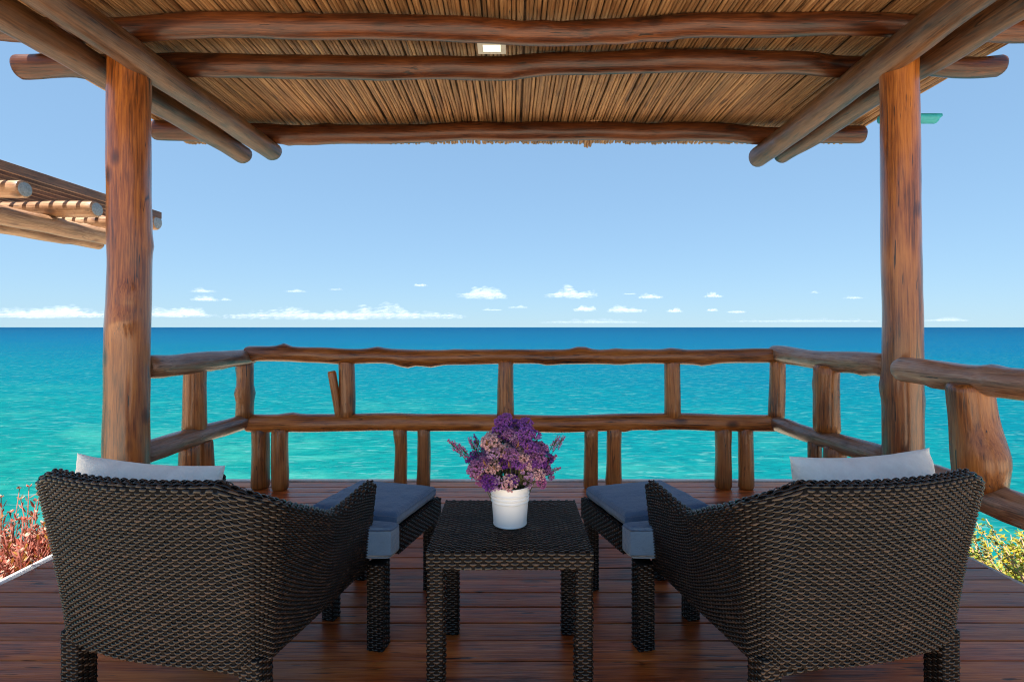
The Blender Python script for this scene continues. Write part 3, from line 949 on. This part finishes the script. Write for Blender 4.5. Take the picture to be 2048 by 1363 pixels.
def pillow_mesh(w, h, t, seed):
    N = 30
    V, V2 = [], []
    for i in range(N):
        for j in range(N):
            a = math.sin((-1 + 2 * i / (N - 1)) * math.pi / 2); b = math.sin((-1 + 2 * j / (N - 1)) * math.pi / 2)
            th = t / 2 * ((1 - abs(a) ** 2.6) * (1 - abs(b) ** 2.6)) ** .55
            # sides pulled in between the corners
            x = a * w / 2 * (1 - .085 * (1 - b * b)); y = b * h / 2 * (1 - .085 * (1 - a * a))
            wr = .008 * mnoise.noise((a * 2.2 + seed, b * 2.2, 1)) + .004 * mnoise.noise((a * 6 + seed, b * 6, 4))
            V.append((x, th + wr, y)); V2.append((x, -th + wr, y))
    mb = MB()
    F = grid_faces(N, N)
    mb.add(V, [q[::-1] for q in F]); mb.add(V2, F)
    return mb
pl = pillow_mesh(.47, .30, .13, 1).build('pillow', M_PILLOW, None, child_point(chair_l, -.160, .085, .545), (R(-10), R(1.5), chair_l.rotation_euler.z + R(2)))
tag(pl, 'white pillow leaning against the back of the left armchair', 'pillow', 'white pillows in the armchairs')
pr = pillow_mesh(.47, .32, .16, 7).build('pillow', M_PILLOW, None, child_point(chair_r, .125, .085, .556), (R(-10), R(.5), chair_r.rotation_euler.z + R(2)))
tag(pr, 'plump white pillow leaning against the back of the right armchair', 'pillow', 'white pillows in the armchairs')

# ================================================================== BUCKET AND FLOWERS
BX, BY = -.006, 1.605
mb = MB()
H = .120
def rad_at(z): return .0506 + (.0600 - .0506) * z / H
prof = [(.0001, .004), (.044, .004), (.0485, .0), (.0515, .001), (.0520, .0045), (.0500, .007)]
z = .01
while z < H - .004:
    rr = rad_at(z)
    for c in (.074, .085, .096):
        rr += .0022 * math.exp(-((z - c) / .0028) ** 2)
    prof.append((rr, z)); z += .0012
prof += [(.0600, H - .003), (.0620, H - .0015), (.0622, H + .0008), (.0605, H + .0016), (.0590, H - .001), (.050, .02), (.048, .008), (.0001, .008)]
mb.lathe(prof, 64)
bucket = mb.build('bucket', M_WHITE, None, (BX, BY, TZ + .0015))
tag(bucket, 'small white metal bucket with ribbed rings on the side table', 'bucket')

bq = empty('bouquet', (BX, BY, TZ + .01), label='bouquet of dried purple, mauve and pink flowers in the white bucket', cat='flowers')
cols = {'purple': (.23, .055, .36), 'violet': (.35, .12, .47), 'mauve': (.44, .19, .42), 'pink': (.82, .50, .51), 'lilac': (.58, .36, .56), 'magenta': (.52, .16, .38)}
FM = {k: plain('petal_' + k, c, .75, 200, .35, trans=.25) for k, c in cols.items()}
M_STEM = plain('stem_green', (.085, .085, .030), .7, 60, .4)
M_DRY = plain('dry_leaf', (.17, .085, .030), .75, 60, .4, trans=.2)
def head_mesh(colname, seed, kind):
    rg = random.Random(seed)
    mb = MB()
    cnt = 74 if kind == 'dome' else 40
    for k in range(cnt):
        if kind == 'dome':
            a = rg.uniform(0, 6.283); rr = .026 * math.sqrt(rg.random())
            p = Vector((rr * math.cos(a), rr * math.sin(a), .010 * (1 - (rr / .026) ** 2) + rg.uniform(-.006, .004)))
            d = (Vector((p.x * 22, p.y * 22, .8)) + Vector((rg.uniform(-.4, .4), rg.uniform(-.4, .4), 0))).normalized()
        else:   # spike
            t = rg.random(); a = rg.uniform(0, 6.283)
            rr = .0105 * (1.15 - .75 * t)
            p = Vector((rr * math.cos(a), rr * math.sin(a), -.025 + .062 * t))
            d = (Vector((math.cos(a), math.sin(a), .7 + t))).normalized()
        ax = d.cross(Vector((.3, .2, .9))).normalized(); bx = d.cross(ax)
        R0 = rg.uniform(.0030, .0046)
        V = [tuple(p - d * .004)]
        ph = rg.uniform(0, 6)
        for q in range(5):
            t = ph + q * 1.2566
            for s in (-.42, .42):
                V.append(tuple(p + (ax * math.cos(t + s) + bx * math.sin(t + s)) * R0 + d * .0022))
        F = [(0, 1 + 2 * q, 2 + 2 * q) for q in range(5)]
        F += [(0, 2 + 2 * q, 1 + 2 * ((q + 1) % 5)) for q in range(5)] if k % 2 else []
        mb.add(V, F)
        mb.tube([tuple(p - d * .004), tuple(p * .45 + Vector((0, 0, -.014)))], .0006, 3, 1, False)
    return mb.mesh('flower_head', [FM[colname], M_STEM], smooth=False)
HM = {}
for i, c in enumerate(cols):
    HM[c] = [head_mesh(c, 400 + i * 7 + q, 'dome' if q < 2 else 'spike') for q in range(3)]
rg = random.Random(77)
stems = MB()
heads = []   # (x, y, z above the table-top of head, colour, kind)
# designed clumps, metres from the bucket axis (x right, z up from the bucket foot)
clumps = [(-.02, .315, 'violet', 5), (.045, .300, 'violet', 5), (-.050, .280, 'pink', 7), (-.060, .245, 'pink', 6), (.02, .280, 'lilac', 5), (.068, .270, 'violet', 6),
          (.098, .240, 'mauve', 5), (.005, .240, 'lilac', 5), (.105, .200, 'purple', 5), (-.092, .215, 'mauve', 5), (-.108, .180, 'lilac', 5), (-.065, .150, 'purple', 7), (-.035, .180, 'pink', 5),
          (.03, .205, 'violet', 6), (.015, .160, 'purple', 5), (.07, .160, 'lilac', 6), (.118, .160, 'mauve', 5), (-.110, .150, 'magenta', 4), (-.02, .150, 'lilac', 4),
          (.0, .255, 'mauve', 4), (.085, .215, 'violet', 6), (-.075, .190, 'violet', 5), (-.01, .295, 'violet', 3), (.05, .235, 'pink', 4), (-.005, .195, 'purple', 4), (.10, .150, 'magenta', 3), (.045, .180, 'pink', 3)]
for (x, z, c, k) in clumps:
    for q in range(k):
        dep = rg.uniform(-.085, .075) * (1 - .35 * abs(x) / .12)
        xx, zz = x + rg.gauss(0, .014), z + rg.gauss(0, .012) - abs(dep) * .18
        cc = c if rg.random() < .75 else rg.choice(list(cols))
        heads.append((xx, dep, zz, cc, rg.choice((0, 1))))
heads += [(-.195, -.01, .243, 'magenta', 2), (-.178, -.008, .236, 'mauve', 2), (-.155, -.005, .220, 'magenta', 2), (-.135, 0, .205, 'purple', 0), (-.125, .01, .235, 'mauve', 2), (-.115, .02, .245, 'purple', 2),
          (.175, .01, .252, 'mauve', 2), (.155, .01, .248, 'mauve', 2), (.130, .0, .205, 'purple', 0), (.135, 0, .185, 'magenta', 2), (.150, .0, .155, 'magenta', 2), (.138, -.02, .150, 'mauve', 0), (-.03, .0, .335, 'violet', 0), (-.015, .0, .345, 'violet', 0), (.055, .0, .325, 'violet', 0)]
for (x, y, z, c, kind) in heads:
    p = Vector((x * .88, y, .125 + (z - .125) * .88))
    foot = Vector((x * .18, y * .18, .02))
    neck = Vector((x * .42, y * .42, .115))
    d = (p - neck).normalized()
    o = link('flower_head', HM[c][kind], bq, p)
    o.rotation_mode = 'QUATERNION'
    d2 = (d + Vector((0, -.45, .15)) * (kind < 2)).normalized()
    o.rotation_quaternion = d2.to_track_quat('Z', 'Y')
    s = rg.uniform(.68, 1.0)
    o.scale = (s, s, s)
    stems.tube([foot, neck, neck.lerp(p, .6) + Vector((0, 0, .006)), p - d * .012], [.0016, .0014, .0011, .0009], 5, 0, False)
stems.build('stems', M_STEM, bq)
lv = MB()
for k in range(46):
    a = rg.uniform(0, 6.283); rr = rg.uniform(.03, .12); z0 = rg.uniform(.115, .24)
    p = Vector((rr * math.cos(a), rr * math.sin(a) * .8, z0)); d = Vector((math.cos(a), math.sin(a), rg.uniform(.4, 1.6))).normalized()
    sdir = d.cross(Vector((0, 0, 1))).normalized(); L = rg.uniform(.025, .05); wd = rg.uniform(.003, .0055)
    nrm = d.cross(sdir) * .004
    lv.add([p, p + d * L * .5 + sdir * wd + nrm, p + d * L, p + d * L * .5 - sdir * wd + nrm], [(0, 1, 2, 3)])
tag(lv.build('leaves', M_DRY, bq, smooth=False), kind='stuff')

# ================================================================== PLANTS BESIDE THE DECK
M_RED = plain('red_leaf', (.27, .046, .022), .6, 14, .5, trans=.3)
M_PINK = plain('pink_stem', (.36, .11, .075), .6, 25, .4, trans=.25)
M_OLV = plain('olive_leaf', (.14, .13, .025), .6, 18, .5, trans=.3)
M_ORG = plain('orange_leaf', (.36, .18, .022), .6, 14, .5, trans=.3)
M_CREAM = plain('cream_flower', (.50, .36, .26), .7, 30, .3, trans=.3)
M_YEL = plain('yellow_leaf', (.36, .29, .018), .6, 18, .5, trans=.35)
M_LIME = plain('lime_leaf', (.19, .27, .02), .6, 18, .5, trans=.35)
M_TWIG = plain('pinkish_twig', (.42, .24, .14), .8, 30, .4)
def leaf(mb, p, d, L, w, mi, rg):
    sdir = d.cross(Vector((rg.uniform(-.5, .5), rg.uniform(-.5, .5), 1)))
    if sdir.length < 1e-3: sdir = Vector((1, 0, 0))
    sdir.normalize(); nrm = sdir.cross(d)
    v = [p, p + d * L * .35 + sdir * w - nrm * w * .3, p + d * L * .75 + sdir * w * .8, p + d * L + nrm * w * .4, p + d * L * .75 - sdir * w * .8, p + d * L * .35 - sdir * w - nrm * w * .3]
    mb.add([tuple(x) for x in v], [(0, 1, 2, 3), (0, 3, 4, 5)], mi)

def red_plant(x, y, h, seed, label):
    rg = random.Random(seed)
    z0 = hill_z(x, y)
    root = empty('succulent_plant', (x, y, z0 - .02), 0, label, 'plant', 'red plants beside the deck')
    st, fo = MB(), MB()
    for k in range(64):
        a = rg.uniform(0, 6.283); sp = rg.uniform(.02, .18)
        base = Vector((math.cos(a) * sp, math.sin(a) * sp, 0))
        lean = Vector((math.cos(a) * .35 + rg.uniform(-.1, .25), math.sin(a) * .35, 1)).normalized()
        L = h * (rg.uniform(.45, .85) if k % 4 else rg.uniform(.9, 1.35))
        top = base + lean * L
        st.tube([base, base + lean * L * .5 + Vector((rg.uniform(-.015, .015), rg.uniform(-.015, .015), 0)), top], [.004, .0032, .002], 5, 0)
        for q in range(20):
            t = rg.uniform(.0, .95) ** 1.2
            p = base + lean * L * t
            b = rg.uniform(0, 6.283)
            leaf(fo, p, Vector((math.cos(b), math.sin(b), rg.uniform(.5, 2.4))).normalized(), rg.uniform(.024, .050), rg.uniform(.0028, .006), rg.choice((0, 0, 1, 2, 2) if t > .4 else (0, 0, 1, 1, 2, 4)), rg)
        if rg.random() < .6:
            for q in range(5):
                b = rg.uniform(0, 6.283)
                leaf(fo, top, Vector((math.cos(b), math.sin(b), .6)).normalized(), .022, .006, rg.choice((3, 0, 2)), rg)
    st.build('stems', M_PINK, root)
    tag(fo.build('foliage', [M_RED, M_ORG, M_PINK, M_CREAM, M_OLV], root, smooth=False), kind='stuff')
reds = [(-2.275, 2.35, .24, 'low red succulent clump hugging the white edging nearest the left picture edge'),
        (-2.285, 2.47, .30, 'red stemmed succulent beside the middle of the white edging'),
        (-2.315, 2.62, .30, 'red succulent beside the white edging and closest to the left armchair'),
        (-2.52, 2.55, .36, 'red and orange succulent cut off by the left picture edge'),
        (-2.58, 2.75, .40, 'tallest red succulent with thin flower spikes against the sea'),
        (-2.57, 2.88, .34, 'red succulent with leafy spikes behind the clump beside the armchair'),
        (-2.90, 3.00, .42, 'farthest red succulent clump standing against the sea at the left'),
        (-2.69, 3.08, .32, 'small red succulent half hidden behind the back of the left armchair'),
        (-2.42, 2.82, .28, 'short red succulent tucked between the armchair back and taller clumps')]
for i, (x, y, h, t) in enumerate(reds):
    red_plant(x, y, h, 500 + i, t)

def yellow_shrub(x, y, h, seed, label):
    rg = random.Random(seed)
    z0 = hill_z(x, y)
    root = empty('shrub', (x, y, z0 - .03), 0, label, 'shrub', 'yellow green shrubs right of the deck')
    st, fo = MB(), MB()
    for k in range(44):
        a = rg.uniform(0, 6.283)
        lean = Vector((math.cos(a) * .7, math.sin(a) * .7, rg.uniform(.6, 1.2))).normalized()
        L = h * rg.uniform(.6, 1.15)
        mid = lean * L * .5 + Vector((rg.uniform(-.03, .03), rg.uniform(-.03, .03), .02))
        top = lean * L
        st.tube([(0, 0, 0), mid, top], [.007, .005, .002], 5, 0)
        for q in range(70):
            t = rg.uniform(.25, 1.0)
            p = mid * (2 * t) if t < .5 else mid.lerp(top, 2 * t - 1)
            b = rg.uniform(0, 6.283)
            leaf(fo, p + Vector((rg.uniform(-.02, .02), rg.uniform(-.02, .02), rg.uniform(-.02, .02))), Vector((math.cos(b), math.sin(b), rg.uniform(-.1, .8))).normalized(), rg.uniform(.024, .050), rg.uniform(.006, .012), rg.choice((0, 0, 0, 1, 1, 2)), rg)
    st.build('stems', M_TWIG, root)
    tag(fo.build('foliage', [M_YEL, M_LIME, M_OLV], root, smooth=False), kind='stuff')
ys_ = [(3.42, 3.42, .88, 'yellow green shrub at the right picture edge under the lower rail'), (3.30, 3.12, .72, 'yellow leaved shrub nearest the camera, cut off by the right picture edge'),
       (3.40, 3.85, .95, 'yellow green shrub seen close beside the right armchair'), (3.85, 3.95, 1.22, 'tallest yellow green shrub with twigs reaching up behind the right rail'),
       (3.22, 3.50, .76, 'low yellow shrub along the right deck edge between armchair and picture edge'), (4.10, 4.35, 1.2, 'farthest yellow green shrub standing against the sea on the right')]
for i, (x, y, h, t) in enumerate(ys_):
    yellow_shrub(x, y, h, 600 + i, t)

# ================================================================== CLOUDS
mC, n, l, b = newmat('cloud_white')
n.remove(b)
df = n.new('ShaderNodeBsdfDiffuse'); df.inputs['Color'].default_value = (.92, .92, .92, 1)
tl = n.new('ShaderNodeBsdfTranslucent'); tl.inputs['Color'].default_value = (.92, .92, .94, 1)
tp = n.new('ShaderNodeBsdfTransparent')
m1 = n.new('ShaderNodeMixShader'); m1.inputs[0].default_value = .5
m2 = n.new('ShaderNodeMixShader'); m2.inputs[0].default_value = .036
l.new(df.outputs[0], m1.inputs[1]); l.new(tl.outputs[0], m1.inputs[2])
l.new(tp.outputs[0], m2.inputs[1]); l.new(m1.outputs[0], m2.inputs[2])
l.new(m2.outputs[0], n['Material Output'].inputs['Surface'])
mC2 = mC.copy(); mC2.name = 'thin_cloud_white'
for q in mC2.node_tree.nodes:
    if q.type == 'MIX_SHADER' and abs(q.inputs[0].default_value - .036) < 1e-4: q.inputs[0].default_value = .022
import bmesh
bmi = bmesh.new(); bmesh.ops.create_icosphere(bmi, subdivisions=2, radius=1)
ICO_V = np.array([v.co[:] for v in bmi.verts]); ICO_F = [tuple(v.index for v in f.verts) for f in bmi.faces]; bmi.free()
def cloud(name, x, z, w, h, dist, seed, label, group=None, mat=None, dens=1.0, skew=0.0, base=.42):
    """a heap of puffs; x, z, w, h in metres at that distance"""
    rg = random.Random(seed)
    mb = MB()
    cnt = int(max(40, min(800, 90 * w / max(h, 1))) * dens)
    for k in range(cnt):
        t = rg.uniform(-1, 1)
        fr = max(1.6, w / h * .42)
        env = (1 - abs(t) ** 2.4) * min(1, max(.06, base + .95 * mnoise.noise((t * fr, seed * 3.1, 0)) + .35 * mnoise.noise((t * fr * 2.7, seed * 1.7, 4)) + skew * t))
        if rg.random() > .25 + env: continue
        px = t * w / 2
        pz = rg.random() ** 1.4 * h * max(.08, env)
        rr = h * rg.uniform(.08, .26) * (1 - .45 * abs(t))
        py = rg.uniform(-.3, .3) * min(w, 4 * h)
        dsp = np.array([1 + .34 * mnoise.noise((v[0] * 1.8 + k, v[1] * 1.8 + seed, v[2] * 1.8)) for v in ICO_V])
        V = ICO_V * dsp[:, None] * np.array([rr * 1.25, rr * 1.2, rr * .88]) + np.array([px, py, pz])
        mb.add(V, ICO_F)
    for a, b, c in ((1, .5, .10), (1, .4, .14), (.9, .5, .08)):
        mb.add(ICO_V * np.array([w * .5 * a, h * b, h * c]) + np.array([0, 0, h * .12]), ICO_F)
    o = mb.build(name, mat or mC, None, (x, dist, z))
    return tag(o, label, 'cloud', group)
def at(px, py, d): return ((px - 1024) / 1040 * d, 1.05 + (654 - py) / 1040 * d, d / 1040)
cl = [(965, 593, 92, 34, 'largest white cumulus cloud, humped up to the right, above the bouquet'), (1142, 592, 102, 26, 'wide white cumulus cloud right of the largest one'),
      (841, 571, 26, 10, 'lone little white cloud left of the largest cumulus'), (1169, 620, 50, 16, 'low white cloud under the wide cumulus'), (1252, 622, 72, 18, 'low flat cloud right of the one under the wide cumulus'),
      (1302, 595, 46, 12, 'thin white cloud right of the wide cumulus'), (1427, 593, 36, 9, 'small white cloud midway to the right post'), (1708, 596, 34, 8, 'faint little cloud just left of the right post'),
      (409, 600, 48, 13, 'small cloud low beside the left post'), (406, 583, 46, 11, 'pale small cloud above another beside the left post'), (452, 600, 20, 8, 'wisp of cloud right of the pair beside the left post'),
      (592, 583, 40, 8, 'faint wisp of cloud above the long cloud bank'), (672, 579, 26, 6, 'faintest wisp above the middle of the cloud bank'), (1349, 623, 28, 11, 'tiny low cloud below the thin white cloud'),
      (1474, 624, 34, 10, 'tiny low cloud near the end of the row on the right'), (1425, 621, 22, 8, 'tiny cloud between two others low on the right'), (1036, 615, 40, 6, 'thin slanting cloud streak below the largest cumulus'),
      (1260, 588, 26, 5, 'faint cloud shred left of the thin white cloud'), (1630, 585, 18, 5, 'tiny pale cloud shred high near the right post'), (985, 620, 40, 6, 'flat pale cloud shred at the right end of the bank')]
faint = {7, 9, 10, 11, 12, 16, 17, 18, 19}
for i, (px, py, w, h, s) in enumerate(cl):
    d = 7000 + 150 * i
    x, z, k = at(px, py, d)
    cloud('cloud', x, z, w * k, h * k, d, 700 + i, s, 'small clouds over the sea', mC2 if i in faint else mC, skew=.45 if i == 0 else rg.uniform(-.3, .3))
bank = [(100, 632, 240, 26, 'white cloud bank left of the left post'), (355, 631, 130, 20, 'low cloud bank just right of the left post'), (690, 634, 480, 30, 'long white cloud bank low over the sea left of centre'),
        (1610, 643, 320, 9, 'thin pale cloud bank on the horizon near the right post'), (1190, 645, 220, 9, 'thin pale cloud streak on the horizon right of centre'), (1890, 641, 100, 7, 'thin cloud streak on the horizon right of the right post')]
for i, (px, py, w, h, s) in enumerate(bank):
    d = 16000 + 400 * i
    x, z, k = at(px, py, d)
    cloud('cloud_bank', x, z, w * k, h * k, d, 740 + i, s, 'cloud banks on the horizon', mC if i < 3 else mC2, 1.25, base=.58)
